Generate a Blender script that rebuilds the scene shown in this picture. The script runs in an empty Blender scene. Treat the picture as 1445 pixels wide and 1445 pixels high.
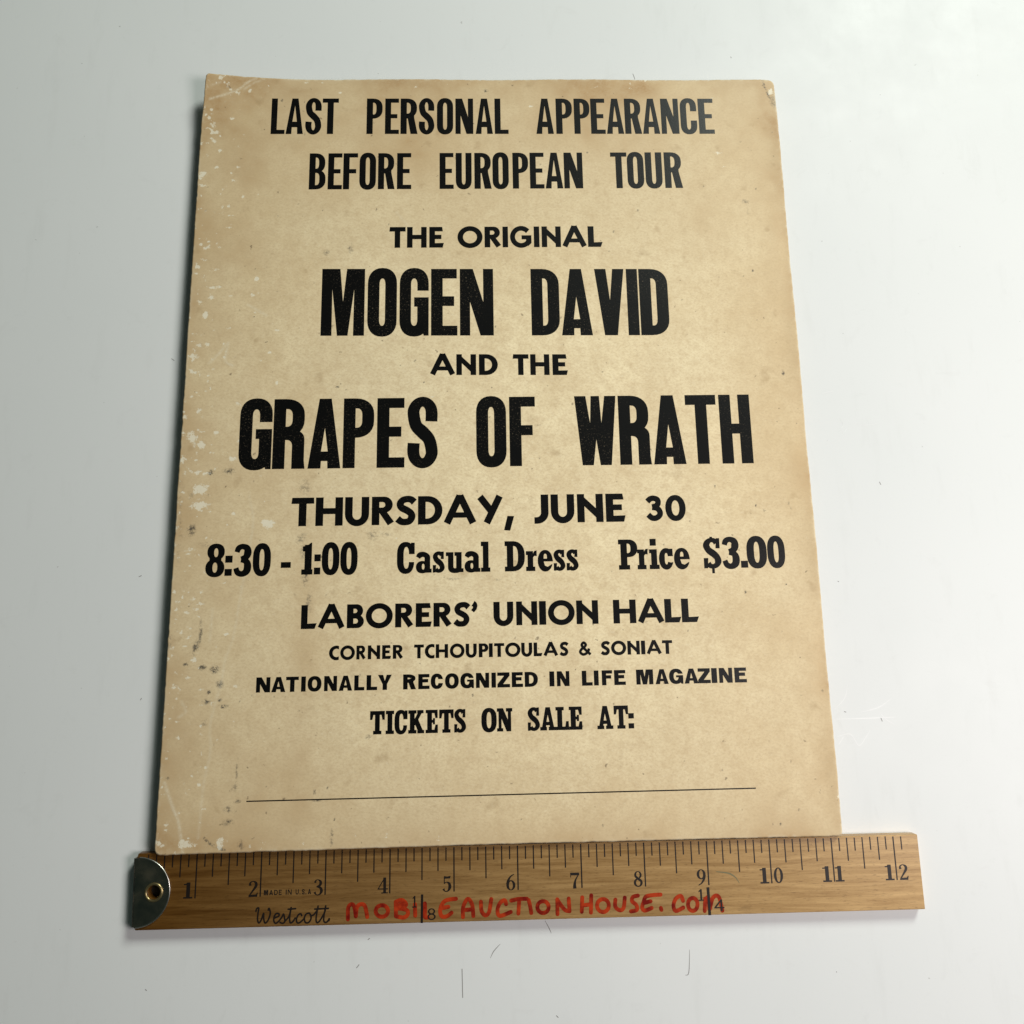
import bpy, math, random
import numpy as np
from mathutils import Vector, Matrix
from mathutils.geometry import delaunay_2d_cdt

IN = 0.0254                      # everything below is written in inches and built in metres
scene = bpy.context.scene

# ------------------------------------------------------------------ camera
cam_data = bpy.data.cameras.new('camera')
cam = bpy.data.objects.new('camera', cam_data)
scene.collection.objects.link(cam)
cam.location = (5.682481*IN, 0.9858677*IN, 13.002878*IN)
cam.rotation_euler = (0.1849438, -0.0222215, -0.0180296)
cam_data.sensor_width = 36.0
cam_data.lens = 36.0*1080.8537/1445.0
cam_data.clip_start = 0.01
cam_data.clip_end = 50.0
scene.camera = cam

# ------------------------------------------------------------------ view, world, lamps
scene.view_settings.view_transform = 'Standard'
scene.view_settings.look = 'None'
scene.view_settings.exposure = 0.0
scene.view_settings.gamma = 1.0
scene.view_settings.use_curve_mapping = False

world = bpy.data.worlds.new('World')
scene.world = world
world.use_nodes = True
bg = world.node_tree.nodes['Background']
bg.inputs['Color'].default_value = (0.72, 1.0, 0.88, 1)
bg.inputs['Strength'].default_value = 0.035

def area_lamp(name, loc, target, size, size_y, energy, color):
    d = bpy.data.lights.new(name, 'AREA')
    d.shape = 'RECTANGLE'
    d.size = size*IN
    d.size_y = size_y*IN
    d.energy = energy
    d.color = color
    o = bpy.data.objects.new(name, d)
    scene.collection.objects.link(o)
    o.location = Vector(loc)*IN
    o.rotation_euler = (Vector(target)-Vector(loc)).to_track_quat('-Z', 'Y').to_euler()
    return o

area_lamp('window_light', (35, 46, 34), (6, 3, 0), 17, 17, 18.3, (0.93, 1.0, 0.91))
area_lamp('desk_light', (23.5, -1.5, 19.7), (6, 3, 0), 9, 9, 2.75, (1.0, 0.92, 0.92))

# ------------------------------------------------------------------ materials
class NT:
    """small helper around a node tree"""
    def __init__(self, name):
        self.m = bpy.data.materials.new(name)
        self.m.use_nodes = True
        self.t = self.m.node_tree
        self.b = self.t.nodes['Principled BSDF']
    def n(self, kind, **kw):
        nd = self.t.nodes.new(kind)
        for k, v in kw.items():
            if k in nd.inputs:
                nd.inputs[k].default_value = v
            else:
                setattr(nd, k, v)
        return nd
    def l(self, a, b):
        self.t.links.new(a, b)
    def coord(self, scale=(1, 1, 1), rot=(0, 0, 0)):
        tc = self.n('ShaderNodeTexCoord')
        mp = self.n('ShaderNodeMapping')
        mp.inputs['Scale'].default_value = scale
        mp.inputs['Rotation'].default_value = rot
        self.l(tc.outputs['Object'], mp.inputs['Vector'])
        return mp.outputs['Vector']
    def noise(self, vec, scale, detail=4, rough=.55, dist=0):
        nd = self.n('ShaderNodeTexNoise')
        nd.inputs['Scale'].default_value = scale
        nd.inputs['Detail'].default_value = detail
        nd.inputs['Roughness'].default_value = rough
        nd.inputs['Distortion'].default_value = dist
        self.l(vec, nd.inputs['Vector'])
        return nd.outputs['Fac']
    def ramp(self, fac, p0, p1, lo=0., hi=1.):
        nd = self.n('ShaderNodeMapRange')
        nd.inputs['From Min'].default_value = p0
        nd.inputs['From Max'].default_value = p1
        nd.inputs['To Min'].default_value = lo
        nd.inputs['To Max'].default_value = hi
        self.l(fac, nd.inputs['Value'])
        return nd.outputs['Result']
    def math(self, op, a, b):
        nd = self.n('ShaderNodeMath')
        nd.operation = op
        for i, x in enumerate((a, b)):
            if hasattr(x, 'links'):
                self.l(x, nd.inputs[i])
            else:
                nd.inputs[i].default_value = x
        return nd.outputs[0]
    def mix(self, fac, a, b, blend='MIX'):
        nd = self.n('ShaderNodeMix')
        nd.data_type = 'RGBA'
        nd.blend_type = blend
        for sock, x in ((nd.inputs[0], fac), (nd.inputs[6], a), (nd.inputs[7], b)):
            if hasattr(x, 'links'):
                self.l(x, sock)
            elif isinstance(x, (int, float)):
                sock.default_value = x
            else:
                sock.default_value = (*x, 1)
        return nd.outputs[2]
    def bump(self, h, strength, dist):
        nd = self.n('ShaderNodeBump')
        nd.inputs['Strength'].default_value = strength
        nd.inputs['Distance'].default_value = dist
        self.l(h, nd.inputs['Height'])
        self.l(nd.outputs['Normal'], self.b.inputs['Normal'])

def flat_mat(name, col, rough=.5, metal=0., spec=.5):
    k = NT(name)
    k.b.inputs['Base Color'].default_value = (*col, 1)
    k.b.inputs['Roughness'].default_value = rough
    k.b.inputs['Metallic'].default_value = metal
    k.b.inputs['Specular IOR Level'].default_value = spec
    return k.m

PER_IN = 1.0/IN

def make_table_mat():
    k = NT('white_laminate')
    v = k.coord()
    big = k.noise(v, 6, 3, .5)
    c = k.mix(k.ramp(big, .35, .65), (.775, .79, .785), (.80, .81, .805))
    fine = k.noise(v, 900, 3, .6)
    c = k.mix(k.ramp(fine, .62, .80, 0, .16), c, (.55, .56, .54))
    smear = k.noise(k.coord((5, 1, 1), (0, 0, .12)), 24, 5, .62)
    c = k.mix(k.ramp(smear, .56, .74, 0, .20), c, (.66, .67, .655))
    dust = k.noise(v, 300, 2, .5)
    c = k.mix(k.ramp(dust, .765, .80, 0, .55), c, (.34, .33, .31))
    rub = k.noise(v, 75, 5, .7, .6)
    c = k.mix(k.ramp(rub, .60, .76, 0, .22), c, (.64, .645, .63))
    k.l(c, k.b.inputs['Base Color'])
    k.l(k.ramp(k.noise(v, 40, 5, .6), .3, .7, .34, .50), k.b.inputs['Roughness'])
    k.b.inputs['Specular IOR Level'].default_value = .07
    k.bump(k.noise(v, 55, 3, .5), .05, .0006)
    return k.m

def make_paper_mat():
    k = NT('aged_poster_board')
    v = k.coord()
    at = k.n('ShaderNodeAttribute', attribute_name='wear')
    sep = k.n('ShaderNodeSeparateColor')
    k.l(at.outputs['Color'], sep.inputs['Color'])
    chip, grime, crease = sep.outputs[0], sep.outputs[1], sep.outputs[2]
    tone = at.outputs['Alpha']
    base = k.mix(tone, PAPER, PAPER_EDGE)
    mott = k.noise(v, 70, 6, .66)
    base = k.mix(k.ramp(mott, .38, .66, 0, .55), base, (.70, .535, .31))
    cloud = k.noise(v, 16, 4, .58)
    base = k.mix(k.ramp(cloud, .42, .66, 0, .35), base, (.90, .775, .52))
    mid = k.noise(v, 260, 5, .68)
    base = k.mix(k.ramp(mid, .46, .70, 0, .50), base, (.62, .46, .265))
    fib = k.noise(k.coord((1, 1.35, 1), (0, 0, .5)), 820, 5, .75)
    base = k.mix(k.ramp(fib, .45, .66, 0, .52), base, (.57, .425, .245))
    pale = k.noise(k.coord((1, 1.8, 1), (0, 0, -.4)), 560, 4, .7)
    base = k.mix(k.math('MULTIPLY', k.ramp(pale, .54, .70, 0, .42), k.ramp(tone, .1, .6, 1, .25)), base, (.92, .81, .58))
    spk = k.noise(v, 330, 2, .5)
    base = k.mix(k.ramp(spk, .715, .765, 0, .6), base, (.15, .10, .06))
    fox = k.noise(v, 95, 3, .5)
    base = k.mix(k.ramp(fox, .64, .76, 0, .38), base, (.36, .23, .105))
    rag = k.noise(v, 900, 5, .72, .5)
    rag2 = k.noise(v, 330, 4, .65, .3)
    # grime: smudged, broken up by the paper grain
    gs = k.math('MULTIPLY', grime, k.math('ADD', k.ramp(rag, .40, .60, .15, 1.0), k.ramp(rag2, .35, .65, -.35, .45)))
    base = k.mix(k.ramp(gs, .10, .60, 0, .86), base, (.060, .056, .052))
    # flaked spots show the pale core of the board
    cs = k.math('ADD', chip, k.ramp(rag2, .3, .7, -.42, .42))
    cs = k.math('ADD', cs, k.ramp(rag, .3, .7, -.24, .24))
    chipm = k.math('MULTIPLY', k.ramp(cs, .41, .58), k.ramp(chip, .04, .20))
    base = k.mix(k.math('MULTIPLY', chipm, .74), base, (.92, .86, .69))
    cr = k.math('MULTIPLY', crease, k.ramp(rag, .36, .60, .25, 1))
    base = k.mix(k.math('MULTIPLY', cr, .80), base, (.86, .78, .59))
    k.l(base, k.b.inputs['Base Color'])
    k.b.inputs['Roughness'].default_value = .58
    k.b.inputs['Specular IOR Level'].default_value = .26
    h = k.math('ADD', k.math('MULTIPLY', fib, .35), k.math('MULTIPLY', chipm, -.5))
    h = k.math('ADD', h, k.math('MULTIPLY', cr, .5))
    k.bump(h, .28, .00012)
    return k.m

PAPER = (.99, .84, .545)
PAPER_EDGE = (.47, .285, .125)

def make_ink_mat(name, col, worn_or_lit):
    k = NT(name)
    v = k.coord()
    a = k.noise(v, 1300, 5, .72)
    b = k.noise(v, 32, 4, .6)
    m = k.math('MULTIPLY', k.ramp(a, .575, .67), k.ramp(b, .42, .60))
    c = k.mix(k.math('MULTIPLY', m, worn_or_lit), col, (.17, .135, .09))
    k.l(c, k.b.inputs['Base Color'])
    k.b.inputs['Roughness'].default_value = .36
    k.b.inputs['Specular IOR Level'].default_value = .22
    k.bump(k.noise(v, 900, 3, .6), .2, .0001)
    return k.m

def make_wood_mat():
    k = NT('varnished_wood')
    v = k.coord((1, 18, 18))
    g1 = k.noise(v, 26, 7, .68, .5)
    g2 = k.noise(k.coord((1, 40, 40)), 34, 4, .6)
    pores = k.noise(k.coord((1, 9, 9)), 330, 4, .7)
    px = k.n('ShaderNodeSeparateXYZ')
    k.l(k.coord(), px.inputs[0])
    worn_or_lit = k.ramp(k.math('ADD', px.outputs[0], k.math('MULTIPLY', g1, .06)), .04, .34)   # light falloff and glare painted into the wood: dark left, pale right
    lo = k.mix(worn_or_lit, (.072, .027, .003), (.34, .185, .060))
    hi = k.mix(worn_or_lit, (.140, .062, .010), (.62, .395, .168))
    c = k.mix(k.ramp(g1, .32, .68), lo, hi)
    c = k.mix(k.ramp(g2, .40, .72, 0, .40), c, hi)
    c = k.mix(k.ramp(pores, .56, .68, 0, .62), c, k.mix(worn_or_lit, (.034, .014, .003), (.15, .078, .028)))
    dents = k.noise(k.coord((1, 3, 3)), 60, 4, .6)
    c = k.mix(k.ramp(dents, .66, .78, 0, .4), c, (.10, .055, .025))
    k.l(c, k.b.inputs['Base Color'])
    k.l(k.ramp(g2, .3, .7, .36, .50), k.b.inputs['Roughness'])
    k.b.inputs['Specular IOR Level'].default_value = .18
    k.b.inputs['Coat Weight'].default_value = .35
    k.b.inputs['Coat Roughness'].default_value = .30
    k.bump(pores, .25, .00012)
    return k.m

def make_marker_mat():
    k = NT('red_marker_ink')
    v = k.coord()
    a = k.noise(v, 210, 4, .6)
    c = k.mix(k.ramp(a, .40, .62), (.44, .042, .009), (.17, .007, .004))
    k.l(c, k.b.inputs['Base Color'])
    k.b.inputs['Roughness'].default_value = .45
    k.b.inputs['Specular IOR Level'].default_value = .12
    return k.m

def make_cap_mat():
    k = NT('tarnished_steel')
    v = k.coord()
    a = k.noise(v, 120, 5, .6)
    c = k.mix(k.ramp(a, .35, .7), (.30, .30, .26), (.55, .46, .34))
    k.l(c, k.b.inputs['Base Color'])
    k.b.inputs['Metallic'].default_value = 1.0
    k.l(k.ramp(a, .3, .7, .16, .34), k.b.inputs['Roughness'])
    k.bump(k.noise(v, 300, 3, .6), .15, .0001)
    return k.m

M_TABLE = make_table_mat()
M_PAPER = make_paper_mat()
M_CORE = flat_mat('board_core', (.34, .27, .18), .8)
M_INK = make_ink_mat('letterpress_ink', (.0032, .0031, .0031), .22)
M_INK_WORN = make_ink_mat('worn_letterpress_ink', (.0032, .0031, .0031), .75)
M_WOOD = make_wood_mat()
M_RULEINK = flat_mat('ruler_ink', (.012, .007, .005), .5, 0, .35)
M_MARKER = make_marker_mat()
M_CAP = make_cap_mat()
M_RIM = flat_mat('highlight_rim_steel', (.62, .60, .54), .30, 1.0)
M_BRASS = flat_mat('dull_brass', (.42, .33, .16), .32, .9)
M_SCUFF = flat_mat('scuff_grey', (.32, .31, .30), .6)
M_HOLE_SHADE = flat_mat('hole_shade', (.02, .016, .010), .6)
M_SCRATCH = flat_mat('scratch_glint', (.88, .88, .88), .30, 0, .35)  # specular glint of the scratches painted as a pale colour
M_GREEN = flat_mat('faded_green_ink', (.17, .15, .07), .5)

# ------------------------------------------------------------------ object helpers
def link(o, parent=None):
    scene.collection.objects.link(o)
    if parent:
        o.parent = parent
    return o

def empty(name, loc, label, cat):
    o = bpy.data.objects.new(name, None)
    o.location = Vector(loc)*IN
    o['label'] = label
    o['category'] = cat
    o.empty_display_size = .01
    return link(o)

def mesh_obj(name, verts, faces, mat, parent=None, smooth=False, label=None, mats=None, fmat=None):
    me = bpy.data.meshes.new(name)
    me.from_pydata([(x*IN, y*IN, z*IN) for x, y, z in verts], [], faces)
    for m in (mats or [mat]):
        me.materials.append(m)
    if fmat:
        me.polygons.foreach_set('material_index', fmat)
    if smooth:
        me.polygons.foreach_set('use_smooth', [True]*len(me.polygons))
    me.update()
    o = bpy.data.objects.new(name, me)
    if label:
        o['label'] = label
    return link(o, parent)

# ------------------------------------------------------------------ outline tools
def rr(x0, y0, x1, y1, bl=0, br=0, tr=0, tl=0, e=2.25, n=7):
    """box with elliptical (slightly squared) corners; each radius is (rx, ry) or 0"""
    out = []
    for (cx, cy, sx, sy, r, flip) in ((x0, y0, 1, 1, bl, 0), (x1, y0, -1, 1, br, 1), (x1, y1, -1, -1, tr, 0), (x0, y1, 1, -1, tl, 1)):
        if not r:
            out.append((cx, cy))
            continue
        rx, ry = r
        ox, oy = cx+sx*rx, cy+sy*ry
        arc = []
        for i in range(n+1):
            t = math.pi/2*i/n
            c, s = math.cos(t)**(2/e), math.sin(t)**(2/e)
            arc.append((ox-sx*rx*c, oy-sy*ry*s))
        # go round counter clockwise
        if flip:
            arc.reverse()
        out += arc
    return out

def box(x0, y0, x1, y1):
    return [(x0, y0), (x1, y0), (x1, y1), (x0, y1)]

def oval(cx, cy, rx, ry, e=2.0, n=28):
    o = []
    for i in range(n):
        t = 2*math.pi*i/n
        c, s = math.cos(t), math.sin(t)
        o.append((cx+rx*math.copysign(abs(c)**(2/e), c), cy+ry*math.copysign(abs(s)**(2/e), s)))
    return o

def spline(pts, n=6):
    if len(pts) < 3:
        return [tuple(map(float, p)) for p in pts]
    P = [pts[0]]+list(pts)+[pts[-1]]
    out = []
    for i in range(1, len(P)-2):
        p0, p1, p2, p3 = P[i-1], P[i], P[i+1], P[i+2]
        for k in range(n):
            t = k/n
            out.append(tuple(.5*((2*b)+(-a+c)*t+(2*a-5*b+4*c-d)*t*t+(-a+3*b-3*c+d)*t**3) for a, b, c, d in zip(p0, p1, p2, p3)))
    out.append(tuple(map(float, pts[-1])))
    return out

def stroke(pts, w, n=6, caps='butt'):
    """outline of a pen stroke; w is one width or one width per point"""
    ws = w if isinstance(w, (list, tuple)) else [w]*len(pts)
    q = spline([(x, y, k) for (x, y), k in zip([p[:2] for p in pts], ws)], n)
    L, R = [], []
    for i, (x, y, k) in enumerate(q):
        a, b = q[max(0, i-1)], q[min(len(q)-1, i+1)]
        dx, dy = b[0]-a[0], b[1]-a[1]
        d = math.hypot(dx, dy) or 1
        nx, ny = -dy/d*k/2, dx/d*k/2
        L.append((x+nx, y+ny))
        R.append((x-nx, y-ny))
    def cap(p, q0):
        dx, dy = p[0]-q0[0], p[1]-q0[1]
        a0 = math.atan2(dy, dx)
        return [(p[0]+p[2]/2*math.cos(a0+t), p[1]+p[2]/2*math.sin(a0+t)) for t in (1.2, .8, .4, 0, -.4, -.8, -1.2)]
    if caps == 'round':
        return L+cap(q[-1], q[-2])+R[::-1]+cap(q[0], q[1])
    return L+R[::-1]

def winding(c, x, y):
    w = 0
    for i in range(len(c)):
        x0, y0 = c[i-1]
        x1, y1 = c[i]
        if y0 <= y:
            if y1 > y and (x1-x0)*(y-y0)-(x-x0)*(y1-y0) > 0:
                w += 1
        elif y1 <= y and (x1-x0)*(y-y0)-(x-x0)*(y1-y0) < 0:
            w -= 1
    return w

def fill(ops):
    """ops: list of ('+' or '-', outline) painted in order -> (verts, triangles) of one flat sheet"""
    V, E = [], []
    for _, c in ops:
        k = len(V)
        V += [Vector((float(x), float(y))) for x, y in c]
        E += [(k+i, k+(i+1) % len(c)) for i in range(len(c))]
    vs, _, fs, *_ = delaunay_2d_cdt(V, E, [], 0, 1e-5)
    boxes = [(min(p[0] for p in c), max(p[0] for p in c), min(p[1] for p in c), max(p[1] for p in c)) for _, c in ops]
    keep = []
    for f in fs:
        x = sum(vs[i].x for i in f)/len(f)
        y = sum(vs[i].y for i in f)/len(f)
        on = False
        for (s, c), (a, b, d, e) in zip(ops, boxes):
            if (s == '+') != on and a <= x <= b and d <= y <= e and winding(c, x, y):
                on = s == '+'
        if on:
            keep.append(f)
    used = sorted({i for f in keep for i in f})
    idx = {j: i for i, j in enumerate(used)}
    return [(vs[i].x, vs[i].y) for i in used], [[idx[i] for i in f] for f in keep]

def P(c): return ('+', c)
def N(c): return ('-', c)
def mir(c, w): return [(w-x, y) for x, y in c]
# ------------------------------------------------------------------ lettering: cap height = 1, returns (width, ops)
def gothic(ch, s, t, ry, heavy, W):
    """condensed and wide gothic capitals; s = stem, t = bar, ry = corner height of the round letters"""
    w = W[ch]
    iy = max(.06, ry-t)
    ir = (w-2*s)/2
    if ch in 'OCG':
        o = [P(rr(0, -.015, w, 1.015, *[(w/2, ry)]*4)), N(rr(s, t, w-s, 1-t, *[(ir, iy)]*4))]
        if ch == 'C':
            o.append(N(box(w/2, .375, w+.1, .64)))
        if ch == 'G':
            o += [N(box(w/2, .40, w+.1, .67)), P(box(w*.50, .43, w, .57)), P(box(w-s, .16, w, .57)),
                  P([(w-s*.42, 0), (w, 0), (w, .3), (w-s, .3)]), N(rr(s, t, w-s, .43, *[(ir, iy)]*2))]
        return w, o
    if ch == 'D':
        return w, [P(rr(0, 0, w, 1, 0, (w*.62, ry), (w*.62, ry), 0)), N(rr(s, t, w-s, 1-t, 0, (ir*1.5, iy), (ir*1.5, iy), 0))]
    if ch in 'PRB':
        y0 = .43 if ch == 'P' else .455
        b = w if ch == 'P' else w*.96
        r = (b*.62, min(ry, .28))
        q = ((b-2*s)*.8, min(iy, .13))
        o = [P(box(0, 0, s, 1)), P(rr(0, y0, b, 1, 0, r, r, 0))]
        if ch == 'R':
            if heavy:
                o += [P(rr(0, 0, w*.97, y0+.1, 0, 0, (w*.4, .14), 0)), P([(w*.8, 0), (w, 0), (w*.97, .12), (w*.8, .12)]),
                      N(rr(s, -.1, w*.97-s, y0-.045, 0, 0, ((w-2*s)*.7, .09), 0))]
            else:
                o += [P([(s*.9, y0+t), (s*.9, y0-.02), (w*.42, y0-.02), (w-s*1.12, 0), (w, 0), (w*.80, y0), (w*.8, y0+t)])]
        if ch == 'B':
            r2 = (w*.62, min(ry, .28))
            o += [P(rr(0, 0, w, .55, 0, r2, r2, 0)), N(rr(s, t, w-s, .455, 0, ((w-2*s)*.8, .12), ((w-2*s)*.8, .12), 0))]
            o += [N(rr(s, .455+t, b-s, 1-t, 0, q, q, 0))]
        else:
            o += [N(rr(s, y0+t, b-s, 1-t, 0, q, q, 0))]
        return w, o
    if ch in 'EF':
        o = [P(box(0, 0, s, 1)), P(box(0, 1-t, w*.985, 1)), P(box(0, .44, w*.88, .44+t))]
        if ch == 'E':
            o.append(P(box(0, 0, w, t)))
        return w, o
    if ch == 'H':
        return w, [P(box(0, 0, s, 1)), P(box(w-s, 0, w, 1)), P(box(0, .43, w, .43+t))]
    if ch == 'I':
        return w, [P(box(0, 0, w, 1))]
    if ch == 'L':
        return w, [P(box(0, 0, s, 1)), P(box(0, 0, w, t))]
    if ch == 'T':
        return w, [P(box(0, 1-t, w, 1)), P(box(w/2-s/2, 0, w/2+s/2, 1))]
    if ch == 'N':
        k = .86*s
        return w, [P(box(0, 0, k, 1)), P(box(w-k, 0, w, 1)), P([(0, 1), (s*1.12, 1), (w, 0), (w-s*1.12, 0)])]
    if ch == 'M':
        return w, [P(box(0, 0, w, 1)), N([(w*.42, 1.01), (w*.58, 1.01), (w/2, .50)]),
                   N([(w*.252, -.01), (w*.38, -.01), (w*.245, .70)]), N(mir([(w*.252, -.01), (w*.38, -.01), (w*.245, .70)], w))]
    if ch == 'W':
        tl = [(w*.27, 1.01), (w*.40, 1.01), (w*.365, .60)]
        return w, [P([(0, 1), (w, 1), (w*.845, 0), (w*.155, 0)]), N(tl), N(mir(tl, w)), N([(w*.415, -.01), (w*.585, -.01), (w/2, .37)])]
    if ch == 'A':
        a = s*.5
        yb, yt, ap, hb, ht, hc = (.24, .105, .58, .047, .043, .046) if heavy else ((.345, .19, .80, .073, .066, .056) if ry < .4 else (.36, .19, .72, .155, .12, .085))
        c = w/2
        return w, [P([(0, 0), (w, 0), (c+a, 1), (c-a, 1)]), N([(c-hc, yb), (c+hc, yb), (c, ap)]),
                   N([(c-hb, -.01), (c+hb, -.01), (c+ht, yt), (c-ht, yt)])]
    if ch == 'V':
        return w, [P([(0, 1), (w, 1), (w/2+s*.55, 0), (w/2-s*.55, 0)]), N([(s*.98, 1.01), (w-s*.98, 1.01), (w/2, .52)])]
    if ch == 'Y':
        return w, [P(box(w/2-s/2, 0, w/2+s/2, .5)), P([(0, 1), (s*1.15, 1), (w/2, .60), (w-s*1.15, 1), (w, 1), (w/2+s/2, .38), (w/2-s/2, .38)])]
    if ch == 'U':
        return w, [P(rr(0, -.015, w, 1, (w/2, ry), (w/2, ry), 0, 0)), N(rr(s, t, w-s, 1.1, (ir, iy), (ir, iy), 0, 0))]
    if ch == 'Z':
        return w, [P(box(0, 1-t, w*.97, 1)), P(box(0, 0, w, t)), P([(0, t), (0, t*.8), (w*.42, t*.8), (w*.97, 1-t), (w*.97, 1-t*.8), (w*.58, 1-t*.8)])]
    if ch == 'S':
        rx = (w-s)/2
        ra = min(ry, .26)-t/2
        top, bot = 1.015-t/2-ra, -.015+t/2+ra
        pts, ws = [(w-s/2-.005, .655)], [s]
        for i in range(7):
            a = math.pi*i/6
            pts.append((w/2+rx*math.cos(a)*(.985 if i == 0 else 1), top+ra*math.sin(a)))
            ws.append(s+(t-s)*math.sin(a)**2)
        pts += [(w/2-rx*.72, .60), (w/2, .50), (w/2+rx*.72, .39)]
        ws += [s*1.03, s*1.10, s*1.03]
        for i in range(7):
            a = -math.pi*i/6
            pts.append((w/2+rx*math.cos(a), bot+ra*math.sin(a)))
            ws.append(s+(t-s)*math.sin(a)**2)
        pts.append((s/2+.005, .345))
        ws.append(s)
        return w, [P(stroke(pts, ws, 4))]

def geometric(ch):
    """heavy geometric sans with slanted terminals"""
    s, t = .27, .215
    if ch == 'T':
        return .80, [P([(0, 1-t), (.80, 1-t), (.79, 1), (.025, 1)]), P(box(.265, 0, .535, 1))]
    if ch == 'H':
        return .96, [P(box(0, 0, s, 1)), P(box(.96-s, 0, .96, 1)), P(box(0, .41, .96, .62))]
    if ch == 'I':
        return .27, [P(box(0, 0, .27, 1))]
    if ch == 'U':
        return .86, [P(rr(0, -.03, .86, 1, (.43, .43), (.43, .43), 0, 0, 2)), N(rr(s, .2, .86-s, 1.1, (.16, .18), (.16, .18), 0, 0, 2))]
    if ch == 'R':
        r = (.30, .285)
        return .79, [P(box(0, 0, s, 1)), P(rr(0, .43, .74, 1, 0, r, r, 0, 2)), P([(.26, .50), (.50, .50), (.79, .115), (.575, -.015), (.26, .44)]),
                     N(rr(.265, .615, .475, .81, 0, (.1, .0975), (.1, .0975), 0, 2))]
    if ch == 'P':
        r = (.30, .31)
        return .70, [P(box(0, 0, s, 1)), P(rr(0, .38, .70, 1, 0, r, r, 0, 2)), N(rr(.265, .575, .44, .81, 0, (.1, .115), (.1, .115), 0, 2))]
    if ch == 'B':
        return .71, [P(box(0, 0, s, 1)), P(rr(0, .45, .67, 1, 0, (.26, .27), (.26, .27), 0, 2)), P(rr(0, 0, .71, .56, 0, (.28, .28), (.28, .28), 0, 2)),
                     N(rr(s, .63, .43, .81, 0, (.1, .09), (.1, .09), 0, 2)), N(rr(s, .19, .46, .40, 0, (.1, .1), (.1, .1), 0, 2))]
    if ch == 'D':
        return .87, [P(rr(0, 0, .87, 1, 0, (.52, .5), (.52, .5), 0, 2)), N(rr(s, .205, .60, .795, 0, (.29, .29), (.29, .29), 0, 2))]
    if ch == 'O':
        return 1.13, [P(oval(.565, .5, .565, .53, 2, 40)), N(oval(.565, .5, .315, .30, 2, 32))]
    if ch == 'C':
        return .74, [P(oval(.54, .5, .54, .53, 2, 40)), N(oval(.56, .5, .29, .30, 2, 32)), N(box(.735, -.1, 1.2, 1.1)), N(box(.6, .26, 1.2, .76))]
    if ch == 'G':
        return 1.06, [P(oval(.55, .5, .55, .53, 2, 40)), N(oval(.55, .5, .305, .30, 2, 32)), N([(.58, .58), (.78, .66), (1.0, .90), (1.3, 1.0), (1.3, .1), (.95, .1), (.72, .37), (.58, .37)]),
                      P([(.57, .38), (.57, .575), (1.055, .575), (1.055, .20), (.90, .06), (.76, .14), (.79, .38)])]
    if ch == 'A':
        l = stroke([(.105, .03), (.57, 1.0)], .25)
        return 1.14, [P(l), P(mir(l, 1.14)), P([(.455, 1.03), (.685, 1.03), (.73, .80), (.41, .80)]), P([(.24, .22), (.90, .22), (.84, .41), (.30, .41)])]
    if ch == 'Y':
        return .93, [P(stroke([(.82, .97), (.34, .02)], .25)), P(stroke([(.10, .95), (.52, .42)], .25))]
    if ch == ',':
        return .37, [P([(.13, .26), (.37, .25), (.22, -.26), (0, -.24)])]
    if ch == 'J':
        return .50, [P(rr(0, -.03, .50, 1, 0, (.40, .38), 0, 0, 2)), N(rr(-.1, .20, .235, 1.1, 0, (.16, .16), 0, 0, 2)), N(box(-.1, .20, .08, 1.1))]
    if ch == 'N':
        return .91, [P(box(0, 0, .255, 1)), P(box(.655, 0, .91, 1)), P([(0, 1), (.13, 1), (.91, .06), (.91, 0), (.80, 0), (.02, .90)]), P([(.13, 1), (.70, .45), (.70, .12), (.2, .62)])]
    if ch == 'E':
        return .69, [P(box(0, 0, s, 1)), P([(0, 1), (.61, 1), (.645, .785), (0, .785)]), P(box(0, .41, .575, .615)), P([(0, 0), (.635, 0), (.69, .225), (0, .21)])]
    if ch == 'L':
        return .66, [P(box(0, 0, s, 1)), P([(0, 0), (.575, 0), (.66, .235), (0, .21)])]
    if ch == 'S':
        return .73, [P(stroke([(.665, .79), (.56, .88), (.42, .905), (.25, .86), (.165, .73), (.22, .60), (.40, .505), (.54, .40), (.575, .27), (.49, .13), (.33, .095), (.19, .12), (.07, .215)],
                              [.25, .24, .23, .24, .26, .25, .25, .25, .26, .24, .23, .24, .25]))]
    if ch == '3':
        return .57, [P(stroke([(.04, .70), (.14, .79), (.26, .815), (.40, .76), (.41, .62), (.32, .53), (.20, .505)], .20)),
                     P(stroke([(.20, .49), (.36, .465), (.46, .36), (.46, .22), (.33, .115), (.18, .12), (.05, .235)], .20))]
    if ch == '0':
        return .72, [P(oval(.36, .46, .36, .465, 2.1)), N(oval(.36, .46, .135, .27, 2.1))]
    if ch == '&':
        return .95, [P(stroke([(.90, .06), (.66, .28), (.34, .60), (.26, .78), (.40, .93), (.55, .80), (.48, .64), (.22, .44), (.13, .24), (.30, .08), (.52, .11), (.72, .30), (.80, .50)], .20))]
    if ch == "'":
        return .28, [P([(.02, .84), (.16, 1.06), (.25, .97), (.28, .84), (.24, .70), (.13, .57), (.01, .67), (.08, .76), (.09, .82)])]

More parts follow.
